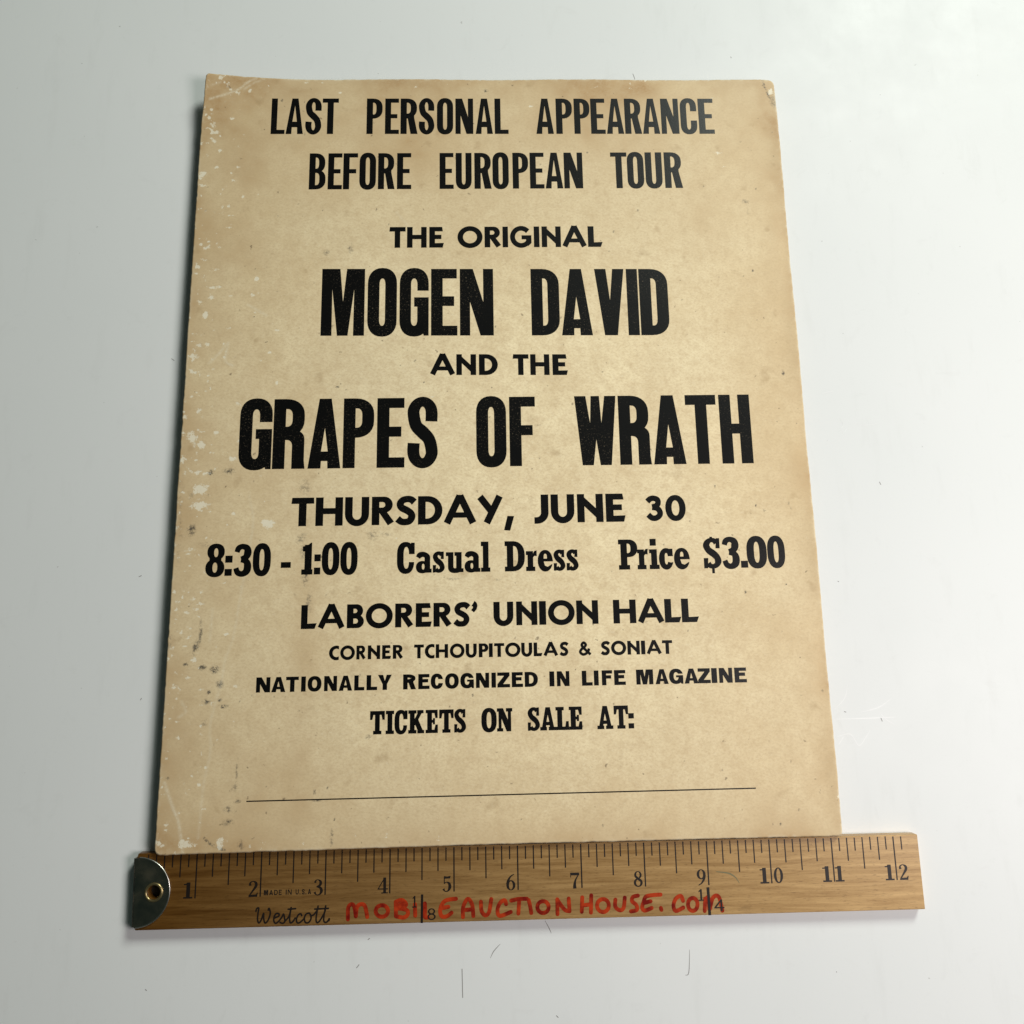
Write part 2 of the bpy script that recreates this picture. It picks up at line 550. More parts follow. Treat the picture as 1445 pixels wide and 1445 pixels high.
def slab_s(w, h, s, t, sx, sh):
    """an s with upright serifs; w wide, h high"""
    ra = .27*h-t/2
    rx = (w-s)/2
    pts, ws = [], []
    for i in range(1, 7):
        a = math.pi*i/6
        pts.append((w/2+rx*math.cos(a), h*1.015-t/2-ra+ra*math.sin(a)))
        ws.append(s+(t-s)*math.sin(a)**2)
    pts += [(w/2-rx*.6, .60*h), (w/2, .51*h), (w/2+rx*.65, .40*h)]
    ws += [s*1.06, s*1.14, s*1.06]
    for i in range(0, 6):
        a = -math.pi*i/6
        pts.append((w/2+rx*math.cos(a), -.015*h+t/2+ra+ra*math.sin(a)))
        ws.append(s+(t-s)*math.sin(a)**2)
    return [P(stroke(pts, ws, 4)), P([(w-.02-sx, h*(1-sh)), (w-.03, h*(1-sh)), (w-.03, h), (w-.02-sx*.8, h)]),
            P([(0, 0), (sx*.8, 0), (sx, h*sh), (0, h*sh)])]

def slab(ch):
    """condensed slab serif, capitals, figures and lower case"""
    if ch == 'T':
        return .64, [P(box(0, .83, .64, 1)), P([(0, .62), (.10, .62), (.15, .85), (.0, .85)]), P([(.54, .62), (.64, .62), (.64, .85), (.49, .85)]),
                     P(box(.215, 0, .425, 1)), P(box(.14, 0, .50, .15))]
    if ch == 'I':
        return .36, [P(box(.075, 0, .285, 1)), P(box(0, 0, .36, .15)), P(box(0, .85, .36, 1))]
    if ch == 'C':
        return .58, [P(rr(0, -.03, .56, 1.03, *[(.28, .40)]*4)), N(rr(.215, .14, .39, .86, *[(.0875, .25)]*4)), N(box(.32, .36, .7, .62)),
                     P([(.42, .62), (.575, .62), (.575, 1.0), (.46, 1.0), (.42, .85)])]
    if ch == 'K':
        return .70, [P(box(.07, 0, .28, 1)), P(box(0, 0, .36, .15)), P(box(0, .85, .36, 1)), P(stroke([(.24, .38), (.53, .92)], .16)), P(box(.39, .86, .67, 1)),
                     P(stroke([(.33, .58), (.55, .08)], .21)), P(box(.40, 0, .70, .14))]
    if ch == 'E':
        return .55, [P(box(.07, 0, .285, 1)), P(box(0, 0, .55, .145)), P(box(0, .855, .54, 1)), P([(.44, .64), (.54, .64), (.54, .9), (.38, .9)]),
                     P([(.44, .36), (.55, .36), (.55, .1), (.38, .1)]), P(box(.28, .44, .38, .57)), P(box(.33, .37, .42, .64))]
    if ch == 'S':
        return .53, slab_s(.53, 1, .20, .15, .14, .36)
    if ch == 'O':
        return .65, [P(rr(0, -.03, .65, 1.03, *[(.325, .45)]*4)), N(rr(.225, .15, .425, .85, *[(.1, .30)]*4))]
    if ch == 'N':
        return .68, [P(box(.07, 0, .20, 1)), P(box(.48, 0, .62, 1)), P([(.02, 1), (.27, 1), (.62, .16), (.62, 0), (.42, 0), (.05, .93)]), P(box(0, 0, .27, .14)), P(box(.40, .85, .68, 1)), P(box(0, .85, .2, 1))]
    if ch == 'A':
        return .70, [P([(.07, .08), (.25, 1), (.45, 1), (.63, .08)]), N([(.285, .37), (.41, .37), (.345, .68)]), N([(.25, -.02), (.44, -.02), (.42, .22), (.27, .22)]),
                     P(box(0, 0, .30, .15)), P(box(.38, 0, .70, .15))]
    if ch == 'L':
        return .57, [P(box(.07, 0, .285, 1)), P(box(0, 0, .57, .15)), P(box(0, .85, .36, 1)), P([(.45, .38), (.56, .38), (.57, .1), (.40, .1)])]
    if ch == ':':
        return .24, [P(box(0, 0, .23, .225)), P(box(.005, .43, .235, .66))]
    if ch == '.':
        return .23, [P(box(0, 0, .23, .23))]
    if ch == '-':
        return .33, [P(box(0, .23, .33, .42))]
    if ch == '8':
        return .62, [P(oval(.325, .79, .285, .275, 2.2)), P(oval(.31, .26, .31, .30, 2.2)), P(box(.12, .45, .51, .62)), N(oval(.33, .765, .068, .145, 2.2)), N(oval(.31, .275, .078, .165, 2.2))]
    if ch == '3':
        return .58, [P(stroke([(.10, .77), (.15, .90), (.28, .955), (.43, .89), (.455, .73), (.39, .60), (.24, .545)], [.17, .19, .18, .22, .25, .21, .16])),
                     P(stroke([(.24, .515), (.40, .475), (.465, .34), (.44, .15), (.30, .055), (.15, .10), (.085, .25)], [.16, .20, .24, .24, .19, .19, .17]))]
    if ch == '0':
        return .60, [P(rr(0, -.035, .60, 1.06, *[(.30, .46)]*4)), N(rr(.22, .16, .38, .86, *[(.08, .28)]*4))]
    if ch == '1':
        return .37, [P(box(.10, 0, .335, .98)), P(box(0, 0, .37, .17)), P([(.03, .76), (.03, .92), (.20, .97), (.30, 1.05), (.335, 1.05), (.335, .76)])]
    if ch == '$':
        return .54, slab_s(.54, 1, .20, .15, .14, .34)+[P(box(.235, -.17, .315, .1)), P(box(.215, .9, .295, 1.05)), N([(.215, .68), (.225, .68), (.235, .85), (.225, .85)]), N([(.30, .62), (.31, .62), (.305, .85), (.295, .85)]),
                                                         N([(.235, .16), (.245, .16), (.24, .40), (.23, .40)]), N([(.325, .16), (.335, .16), (.33, .32), (.32, .32)])]
    if ch == 'a':
        return .53, [P(stroke([(.07, .50), (.13, .58), (.26, .605), (.375, .53), (.385, .40), (.385, .05)], [.15, .19, .17, .19, .19, .19])), P(oval(.22, .185, .22, .205, 2.2)),
                     P(box(.36, 0, .53, .13)), P(box(.29, .0, .48, .3)), N(oval(.245, .20, .045, .095, 2.2))]
    if ch == 's':
        return .40, slab_s(.40, .69, .165, .125, .115, .36)
    if ch == 'u':
        return .58, [P(rr(.07, -.025, .50, .5, (.2, .2), (.14, .18), 0, 0)), P(box(.07, .2, .25, .665)), P(box(0, .535, .25, .665)), P(box(.34, 0, .52, .665)), P(box(.285, .535, .52, .665)), P(box(.34, 0, .58, .13)),
                     N(rr(.25, .135, .34, .54, (.04, .06), (.02, .04), 0, 0))]
    if ch == 'l':
        return .31, [P(box(.065, 0, .255, 1.0)), P(box(0, .85, .255, 1.0)), P(box(0, 0, .31, .14))]
    if ch == 'D':
        return .66, [P(box(0, 0, .3, .16)), P(box(0, .84, .3, 1)), P(rr(.07, 0, .66, 1, 0, (.40, .46), (.40, .46), 0)), N(rr(.28, .165, .435, .835, 0, (.13, .30), (.13, .30), 0))]
    if ch == 'P':
        return .62, [P(box(.07, 0, .28, 1)), P(box(0, 0, .36, .15)), P(box(0, .84, .3, 1)), P(rr(.07, .41, .62, 1, 0, (.30, .29), (.30, .29), 0)), N(rr(.28, .545, .395, .86, 0, (.09, .13), (.09, .13), 0))]
    if ch == 'r':
        return .37, [P(box(.055, 0, .245, .66)), P(box(0, .53, .245, .66)), P(box(0, 0, .31, .145)), P([(.2, .42), (.26, .62), (.30, .67), (.37, .68), (.37, .49), (.29, .50), (.245, .45), (.245, .3)])]
    if ch == 'e':
        return .51, [P(oval(.25, .335, .25, .36, 2.1, 32)), N(rr(.20, .405, .31, .565, 0, 0, (.05, .12), (.05, .12))), N([(.20, .31), (.6, .31), (.6, .235), (.46, .215), (.40, .175), (.33, .135), (.24, .17)]),
                     P([(.30, .31), (.505, .31), (.505, .36), (.48, .41), (.30, .405)])]
    if ch == 'i':
        return .35, [P(box(.065, 0, .275, .66)), P(box(0, .53, .275, .66)), P(box(0, 0, .35, .145)), P(box(.035, .78, .255, 1.01))]
    if ch == 'c':
        return .48, [P(oval(.24, .335, .24, .36, 2.1, 32)), N(rr(.195, .15, .30, .53, *[(.05, .14)]*4)), N([(.25, .25), (.40, .21), (.6, .25), (.6, .42), (.25, .42)]), P(box(.33, .42, .465, .67))]

W_COND = dict(L=.36, A=.435, S=.40, T=.405, P=.395, E=.365, R=.425, O=.41, N=.455, B=.41, F=.37, U=.405, C=.41)
W_HEAVY = dict(M=.61, O=.415, G=.425, E=.375, N=.475, D=.405, A=.445, V=.425, I=.165, R=.44, P=.425, S=.42, F=.37, W=.585, T=.435, H=.44)
W_WIDE = dict(N=.90, A=.92, T=.85, I=.31, O=.93, L=.70, Y=.93, R=.86, E=.77, C=.82, G=.92, Z=.85, D=.90, F=.73, M=1.15)
_cache = {}
def glyph(font, ch):
    if (font, ch) not in _cache:
        if font == 'A':
            w, ops = gothic(ch, .155, .118, .25, False, W_COND)
        elif font == 'B':
            w, ops = gothic(ch, .166, .145, .24, True, W_HEAVY)
        elif font == 'D':
            w, ops = gothic(ch, .30, .225, .5, False, W_WIDE)
        elif font == 'C':
            w, ops = geometric(ch)
        else:
            w, ops = slab(ch)
        _cache[font, ch] = (w, *fill(ops))
    return _cache[font, ch]

def numeral(ch):
    """modern style figures of the ruler, height 1, width .62"""
    if ch == '1':
        return [P(box(.20, 0, .44, 1)), P(box(.03, 0, .61, .10)), P([(.03, .84), (.03, .91), (.22, .93), (.22, 1), (.3, 1), (.3, .84)])]
    if ch == '2':
        return [P(stroke([(.12, .70), (.12, .88), (.30, .97), (.48, .86), (.48, .66), (.28, .36), (.07, .06)], [.17, .10, .06, .16, .17, .11, .08])), P([(.03, 0), (.58, 0), (.62, .26), (.57, .26), (.50, .15), (.06, .13)])]
    if ch == '3':
        return [P(stroke([(.12, .78), (.18, .93), (.32, .97), (.47, .84), (.44, .63), (.22, .54)], [.15, .08, .05, .16, .15, .05])),
                P(stroke([(.22, .53), (.46, .46), (.54, .25), (.42, .05), (.22, .03), (.10, .20)], [.05, .15, .18, .09, .06, .15]))]
    if ch == '4':
        return [P(box(.36, 0, .54, 1)), P(stroke([(.44, .97), (.03, .29)], .06)), P(box(0, .25, .66, .32)), P(box(.24, 0, .66, .07))]
    if ch == '5':
        return [P([(.13, .82), (.14, 1.0), (.32, .96), (.56, 1.0), (.52, .84)]), P(box(.12, .50, .18, .95)), P(stroke([(.14, .52), (.30, .61), (.47, .50), (.50, .27), (.38, .06), (.20, .04), (.09, .19)], [.05, .06, .16, .19, .09, .06, .15]))]
    if ch == '6':
        return [P(oval(.31, .31, .29, .32)), N(oval(.31, .30, .125, .26)), P(stroke([(.10, .36), (.14, .60), (.30, .86), (.52, 1.0)], [.18, .15, .09, .05]))]
    if ch == '9':
        return [P([(.62-x, 1-y) for x, y in c]) if s == '+' else N([(.62-x, 1-y) for x, y in c]) for s, c in numeral('6')]
    if ch == '7':
        return [P(box(.04, .83, .62, 1)), P(box(.04, .70, .09, 1)), P(stroke([(.58, .88), (.38, .55), (.31, .25), (.31, 0)], [.06, .10, .18, .22]))]
    if ch == '8':
        return [P(oval(.31, .75, .24, .25)), P(oval(.31, .27, .29, .275)), N(oval(.31, .76, .11, .19)), N(oval(.31, .26, .14, .20)), P(stroke([(.16, .66), (.31, .52), (.48, .38)], .14))]
    if ch == '0':
        return [P(oval(.31, .5, .30, .5)), N(oval(.31, .5, .13, .43))]
# ------------------------------------------------------------------ measured layout (inches on the sheet)
LINES = [
('LAST PERSONAL APPEARANCE', 'A', 12.4763, 0.0001, 0.7449, [('L', 1.285, 1.541), ('A', 1.561, 1.88), ('S', 1.919, 2.215), ('T', 2.23, 2.53), ('P', 3.054, 3.348), ('E', 3.397, 3.656), ('R', 3.685, 4.003), ('S', 4.026, 4.315), ('O', 4.364, 4.666), ('N', 4.709, 5.041), ('A', 5.087, 5.407), ('L', 5.443, 5.7), ('A', 6.221, 6.548), ('P', 6.595, 6.899), ('P', 6.936, 7.23), ('E', 7.25, 7.522), ('A', 7.546, 7.868), ('R', 7.891, 8.207), ('A', 8.227, 8.547), ('N', 8.58, 8.913), ('C', 8.947, 9.257), ('E', 9.291, 9.581)]),
('BEFORE EUROPEAN TOUR', 'A', 11.3363, 0.00196, 0.7354, [('B', 2.023, 2.324), ('E', 2.366, 2.626), ('F', 2.645, 2.914), ('O', 2.942, 3.244), ('R', 3.283, 3.589), ('E', 3.631, 3.893), ('E', 4.413, 4.672), ('U', 4.711, 5.003), ('R', 5.055, 5.37), ('O', 5.389, 5.688), ('P', 5.761, 6.05), ('E', 6.08, 6.344), ('A', 6.367, 6.69), ('N', 6.713, 7.059), ('T', 7.583, 7.887), ('O', 7.89, 8.198), ('U', 8.228, 8.54), ('R', 8.585, 8.914)]),
('THE ORIGINAL', 'C', 10.1711, 0.00047, 0.4092, [('T', 3.504, 3.799), ('H', 3.825, 4.179), ('E', 4.227, 4.49), ('O', 4.737, 5.191), ('R', 5.228, 5.526), ('I', 5.555, 5.654), ('G', 5.691, 6.081), ('I', 6.124, 6.224), ('N', 6.267, 6.615), ('A', 6.643, 7.081), ('L', 7.109, 7.375)]),
('MOGEN DAVID', 'B', 8.5069, -0.00561, 1.2733, [('M', 2.318, 3.081), ('O', 3.135, 3.653), ('G', 3.703, 4.219), ('E', 4.262, 4.728), ('N', 4.775, 5.372), ('D', 6.047, 6.551), ('A', 6.584, 7.133), ('V', 7.198, 7.73), ('I', 7.772, 7.972), ('D', 7.998, 8.513)]),
('AND THE', 'C', 7.7861, -0.00869, 0.385, [('A', 4.249, 4.681), ('N', 4.707, 5.053), ('D', 5.103, 5.435), ('T', 5.698, 5.978), ('H', 6.006, 6.343), ('E', 6.397, 6.666)]),
('GRAPES OF WRATH', 'B', 6.0864, 0.00086, 1.2441, [('G', 0.989, 1.543), ('R', 1.564, 2.116), ('A', 2.166, 2.723), ('P', 2.76, 3.285), ('E', 3.338, 3.812), ('S', 3.86, 4.381), ('O', 5.045, 5.564), ('F', 5.62, 6.076), ('W', 6.758, 7.484), ('R', 7.521, 8.066), ('A', 8.105, 8.666), ('T', 8.7, 9.238), ('H', 9.292, 9.834)]),
('THURSDAY, JUNE 30', 'C', 5.0945, 0.00079, 0.4881, [('T', 1.918, 2.301), ('H', 2.328, 2.785), ('U', 2.82, 3.226), ('R', 3.271, 3.646), ('S', 3.671, 4.017), ('D', 4.049, 4.462), ('A', 4.487, 5.028), ('Y', 5.051, 5.484), (',', 5.499, 5.673), ('J', 6.017, 6.259), ('U', 6.299, 6.699), ('N', 6.748, 7.191), ('E', 7.236, 7.567), ('3', 7.931, 8.207), ('0', 8.253, 8.602)]),
('8:30 - 1:00 Casual Dress Price $3.00', 'E', 4.2782, 0.00088, 0.5185, [('8', 0.537, 0.85), (':', 0.856, 0.981), ('3', 0.997, 1.287), ('0', 1.314, 1.61), ('-', 1.779, 1.943), ('1', 2.12, 2.304), (':', 2.328, 2.438), ('0', 2.454, 2.746), ('0', 2.761, 3.047), ('C', 3.703, 4.0), ('a', 4.019, 4.281), ('s', 4.3, 4.499), ('u', 4.518, 4.812), ('a', 4.83, 5.093), ('l', 5.105, 5.26), ('D', 5.504, 5.84), ('r', 5.859, 6.041), ('e', 6.056, 6.312), ('s', 6.323, 6.518), ('s', 6.54, 6.74), ('P', 7.419, 7.741), ('r', 7.734, 7.912), ('i', 7.938, 8.104), ('c', 8.1, 8.343), ('e', 8.354, 8.623), ('$', 8.858, 9.157), ('3', 9.172, 9.464), ('.', 9.485, 9.604), ('0', 9.594, 9.936), ('0', 9.947, 10.246)]),
("LABORERS' UNION HALL", 'C', 3.3834, 0.00123, 0.3899, [('L', 2.143, 2.4), ('A', 2.421, 2.853), ('B', 2.892, 3.171), ('O', 3.201, 3.643), ('R', 3.683, 3.981), ('E', 4.021, 4.285), ('R', 4.313, 4.612), ('S', 4.644, 4.914), ("'", 4.93, 5.04), ('U', 5.303, 5.631), ('N', 5.679, 6.027), ('I', 6.059, 6.173), ('O', 6.205, 6.648), ('N', 6.677, 7.039), ('H', 7.29, 7.669), ('A', 7.699, 8.133), ('L', 8.147, 8.422), ('L', 8.43, 8.717)]),
('CORNER TCHOUPITOULAS & SONIAT', 'C', 2.8799, 0.00036, 0.2223, [('C', 2.614, 2.776), ('O', 2.796, 3.034), ('R', 3.059, 3.21), ('N', 3.244, 3.445), ('E', 3.477, 3.623), ('R', 3.651, 3.818), ('T', 3.995, 4.158), ('C', 4.172, 4.331), ('H', 4.351, 4.552), ('O', 4.581, 4.821), ('U', 4.84, 5.021), ('P', 5.054, 5.212), ('I', 5.22, 5.283), ('T', 5.304, 5.473), ('O', 5.486, 5.738), ('U', 5.751, 5.931), ('L', 5.954, 6.098), ('A', 6.116, 6.353), ('S', 6.38, 6.527), ('&', 6.692, 6.9), ('S', 7.06, 7.212), ('O', 7.23, 7.479), ('N', 7.5, 7.704), ('I', 7.726, 7.794), ('A', 7.817, 8.062), ('T', 8.074, 8.245)]),
('NATIONALLY RECOGNIZED IN LIFE MAGAZINE', 'D', 2.3812, 0.00227, 0.2391, [('N', 1.457, 1.683), ('A', 1.702, 1.928), ('T', 1.935, 2.139), ('I', 2.179, 2.253), ('O', 2.283, 2.506), ('N', 2.548, 2.756), ('A', 2.784, 3.002), ('L', 3.034, 3.197), ('L', 3.232, 3.404), ('Y', 3.416, 3.639), ('R', 3.823, 4.032), ('E', 4.068, 4.251), ('C', 4.27, 4.47), ('O', 4.502, 4.725), ('G', 4.75, 4.97), ('N', 5.004, 5.218), ('I', 5.256, 5.329), ('Z', 5.352, 5.557), ('E', 5.587, 5.769), ('D', 5.798, 6.013), ('I', 6.201, 6.281), ('N', 6.323, 6.528), ('L', 6.732, 6.905), ('I', 6.929, 7.006), ('F', 7.059, 7.233), ('E', 7.261, 7.449), ('M', 7.623, 7.901), ('A', 7.937, 8.152), ('G', 8.164, 8.394), ('A', 8.414, 8.644), ('Z', 8.639, 8.845), ('I', 8.862, 8.954), ('N', 8.988, 9.207), ('E', 9.243, 9.442)]),
('TICKETS ON SALE AT:', 'E', 1.687, 0.00297, 0.3629, [('T', 3.298, 3.534), ('I', 3.55, 3.683), ('C', 3.691, 3.9), ('K', 3.911, 4.166), ('E', 4.19, 4.386), ('T', 4.407, 4.639), ('S', 4.649, 4.839), ('O', 5.086, 5.332), ('N', 5.337, 5.587), ('S', 5.834, 6.029), ('A', 6.033, 6.286), ('L', 6.286, 6.499), ('E', 6.501, 6.714), ('A', 6.958, 7.215), ('T', 7.23, 7.464), (':', 7.463, 7.557)]),
]
CHIPS = [(0.382,5.757,0.166,0.098,0.9),(0.398,5.476,0.166,0.11,0.8),(0.199,6.652,0.12,0.101,0.9),(0.326,6.526,0.096,0.1,0.9),(0.026,6.73,0.06,0.05,0.7),(1.512,5.147,0.118,0.097,0.8),(0.398,9.43,0.112,0.041,0.8),(0.417,9.771,0.05,0.041,0.8),(1.092,9.277,0.062,0.041,0.8),(0.359,9.228,0.087,0.04,0.6),(0.291,8.893,0.062,0.094,0.9),(1.167,9.575,0.05,0.041,0.8),(1.543,8.604,0.074,0.027,0.8),(0.223,8.336,0.074,0.053,0.7),(0.346,8.348,0.049,0.053,0.7),(0.112,8.14,0.11,0.066,0.8),(0.701,8.135,0.147,0.105,0.35),(0.104,7.867,0.061,0.052,0.7),(1.436,8.182,0.049,0.026,0.8),(1.594,7.62,0.037,0.039,0.8),(0.28,7.132,0.06,0.064,0.8),(0.056,7.033,0.06,0.051,0.8),(0.132,7.389,0.036,0.038,0.7),(0.259,12.509,0.104,0.059,0.9),(0.199,12.657,0.104,0.178,0.5),(0.369,12.129,0.039,0.044,0.8),(0.098,11.666,0.077,0.086,0.7),(0.871,13.357,0.04,0.045,0.7),(0.828,11.192,0.038,0.043,0.7),(0.619,11.022,0.064,0.057,0.6),(-0.002,12.289,0.065,0.044,0.7),(0.878,6.282,0.096,0.037,0.8),(0.032,6.242,0.06,0.062,0.7),(0.294,6.053,0.095,0.049,0.7),(0.591,6.736,0.06,0.05,0.6),(1.473,5.523,0.059,0.024,0.7),(0.949,5.336,0.047,0.036,0.7),(0.3,4.732,0.094,0.048,0.6),(0.246,4.65,0.07,0.024,0.6),(0.469,4.011,0.058,0.047,0.7),(0.133,3.854,0.069,0.035,0.6),(0.337,3.909,0.069,0.093,0.5),(0.48,3.617,0.046,0.035,0.6),(0.122,3.646,0.046,0.035,0.6),(1.136,4.118,0.046,0.059,0.6),(0.452,2.911,0.057,0.045,0.8),(0.149,2.49,0.068,0.045,0.8),(0.189,2.938,0.034,0.045,0.6),(0.705,1.244,0.044,0.032,0.7),(0.631,0.978,0.044,0.043,0.7),(0.739,0.626,0.044,0.021,0.7),(0.673,0.427,0.033,0.031,0.7),(0.472,0.14,0.153,0.083,0.7),(0.996,0.128,0.099,0.073,0.7),(0.068,0.149,0.098,0.104,0.6),(2.313,0.099,0.066,0.052,0.5),(1.677,0.092,0.088,0.062,0.5),(3.081,0.186,0.066,0.063,0.4),(3.579,0.154,0.044,0.052,0.4),(10.718,13.397,0.068,0.077,0.8),(9.595,12.073,0.093,0.03,0.6),(9.71,11.793,0.067,0.029,0.6),(0.217,4.367,0.07,0.024,0.6),(0.159,2.158,0.045,0.055,0.4),(0.012,0.652,0.044,0.084,0.5),(-0.034,1.184,0.033,0.086,0.5),(5.38,6.193,0.097,0.05,0.35),(5.073,5.884,0.073,0.062,0.3),(3.697,4.864,0.036,0.024,0.5),(2.548,13.344,0.079,0.023,0.7),(6.14,13.059,0.08,0.023,0.6),(9.579,13.243,0.054,0.03,0.6),(7.36,13.47,0.067,0.031,0.6),(4.286,7.349,0.049,0.026,0.4),(4.655,7.217,0.074,0.039,0.35)]
GRIME = [(0.545,6.038,0.048,0.037,0.8),(0.854,6.059,0.072,0.037,0.8),(0.269,5.055,0.059,0.072,0.8),(0.518,4.812,0.094,0.048,0.4),(0.518,3.353,0.023,0.161,0.6),(0.452,3.115,0.034,0.091,0.9),(0.309,2.846,0.034,0.023,0.9),(0.584,2.796,0.057,0.034,0.8),(0.779,2.759,0.057,0.045,0.9),(0.871,2.522,0.045,0.045,0.8),(0.671,2.259,0.056,0.033,0.7),(0.946,2.176,0.068,0.022,0.8),(0.708,2.402,0.023,0.022,0.9),(0.884,2.277,0.034,0.022,0.8),(0.655,1.928,0.045,0.066,0.4),(1.209,1.158,0.017,0.151,0.5),(1.187,0.924,0.044,0.043,0.5),(1.241,0.721,0.044,0.021,0.7),(1.093,0.608,0.055,0.042,0.5),(1.113,0.418,0.066,0.042,0.5),(2.1,4.886,0.071,0.072,0.5),(2.142,4.682,0.047,0.12,0.5),(2.192,4.231,0.047,0.142,0.5),(2.263,3.82,0.046,0.163,0.4),(2.026,3.941,0.035,0.094,0.2),(2.729,0.173,0.022,0.105,0.6),(1.326,0.1,0.044,0.052,0.6),(10.48,7.736,0.019,0.046,1.0),(10.044,11.079,0.066,0.043,0.4),(10.084,10.906,0.053,0.144,0.2),(10.755,13.183,0.068,0.122,0.5),(2.814,10.172,0.038,0.083,0.6),(3.305,4.929,0.095,0.096,0.35),(3.518,4.938,0.095,0.036,0.4),(2.403,8.945,0.062,0.067,0.25),(2.372,10.091,0.051,0.055,0.5),(2.637,7.546,0.025,0.019,0.8),(3.403,7.19,0.018,0.019,0.7),(3.987,8.016,0.019,0.02,0.8),(5.29,13.391,0.04,0.03,0.7),(1.471,13.177,0.026,0.03,0.6),(0.235,5.637,0.036,0.073,0.3),(4.001,3.653,0.023,0.023,0.6),(4.645,4.17,0.094,0.018,0.5),(5.353,4.148,0.095,0.014,0.4),(4.386,3.998,0.035,0.035,0.3),(2.131,5.76,0.096,0.148,0.35),(1.609,5.375,0.356,0.305,0.12),(0.057,5.639,0.071,0.74,0.2),(0.086,4.795,0.058,0.601,0.2),(0.008,3.281,0.046,0.046,0.6),(0.038,3.167,0.034,0.091,0.4),(0.126,1.095,0.033,0.021,0.5),(2.445,0.833,0.022,0.032,0.7),(2.482,0.705,0.056,0.013,0.7),(3.277,1.658,0.045,0.033,0.5),(3.232,1.009,0.067,0.064,0.15),(4.664,10.025,0.32,0.167,0.12),(8.077,10.148,0.259,0.169,0.1),(6.126,6.817,0.049,0.013,0.5),(9.478,12.729,0.04,0.045,0.15),(10.054,12.309,0.027,0.03,0.3),(10.383,5.384,0.018,0.037,0.4),(10.399,5.285,0.037,0.037,0.3),(9.957,5.266,0.024,0.025,0.5)]
CREASES = [[(0.119,13.162),(0.415,13.267),(0.672,13.387),(0.85,13.538),(0.979,13.599)],[(0.764,13.387),(0.93,13.508),(1.137,13.614)],[(0.118,13.417),(0.325,13.492)],[(1.207,5.624),(1.288,5.138),(1.186,4.305),(1.126,3.838),(1.05,3.264),(0.942,2.925),(0.902,2.588),(0.756,1.926),(0.78,1.49),(0.699,0.955),(0.664,0.219)],[(0.087,1.021),(0.256,0.626),(0.344,0.435),(0.435,0.016)],[(1.026,9.089),(1.358,8.885)],[(0.413,8.007),(0.575,8.189),(0.713,8.372),(0.68,8.057),(0.808,7.951)],[(0.246,2.024),(0.353,2.11),(0.276,2.266)],[(3.635,10.871),(3.96,10.447)],[(0.693,3.729),(0.675,3.213)]]
CRACKS = [[(0.752,0.206),(0.888,0.11),(1.089,0.033)],[(10.56,13.642),(10.634,13.366),(10.723,13.122)]]
SCUFFS = [[(8.519,12.041),(8.554,11.915)],[(0.016,6.269),(0.069,6.229)],[(6.416,-3.127),(6.479,-3.242),(6.511,-3.314)],[(5.11,-3.786),(5.118,-4.197)],[(8.674,-3.605),(8.643,-3.93),(8.585,-3.968)],[(5.709,-3.447),(5.608,-3.546),(5.551,-3.646)],[(3.52,-3.684),(3.478,-3.733)],[(3.678,-3.314),(3.646,-3.333)],[(10.963,-3.98),(10.973,-3.991)],[(6.555,-4.484),(6.587,-4.514)],[(-0.237,2.414),(-0.283,2.391)],[(12.491,3.863),(12.511,3.811)],[(11.579,2.131),(11.602,2.118)],[(11.476,-0.037),(11.51,-0.049)],[(12.084,-0.152),(12.102,-0.209)],[(10.46,12.422),(10.471,12.39)],[(0.261,-3.947),(0.284,-3.968)],[(-0.097,0.403),(-0.117,0.37)]]
SCRATCHES = [[(11.285,-0.159),(11.69,-0.156),(12.048,-0.151),(12.335,-0.145)],[(11.305,-0.443),(11.546,-0.402),(11.67,-0.586),(11.802,-0.453),(11.885,-0.341)],[(11.76,-0.054),(12.067,0.02),(12.298,0.165)],[(12.06,-0.037),(12.165,-0.176),(12.299,-0.259)],[(11.326,0.012),(11.509,0.18),(11.58,0.41)],[(11.342,-0.556),(11.424,-0.445)],[(11.9,5.038),(11.951,4.906),(11.851,4.802)],[(12.145,4.93),(12.334,4.901),(12.594,4.938)],[(12.008,4.839),(11.935,4.749)],[(11.624,5.505),(11.82,5.543)]]
SMEARS = [[(10.983,13.225),(10.988,12.741),(10.883,12.106)],[(10.707,-3.348),(10.694,-3.861),(10.597,-4.664)],[(-0.566,8.975),(-0.744,7.85)]]
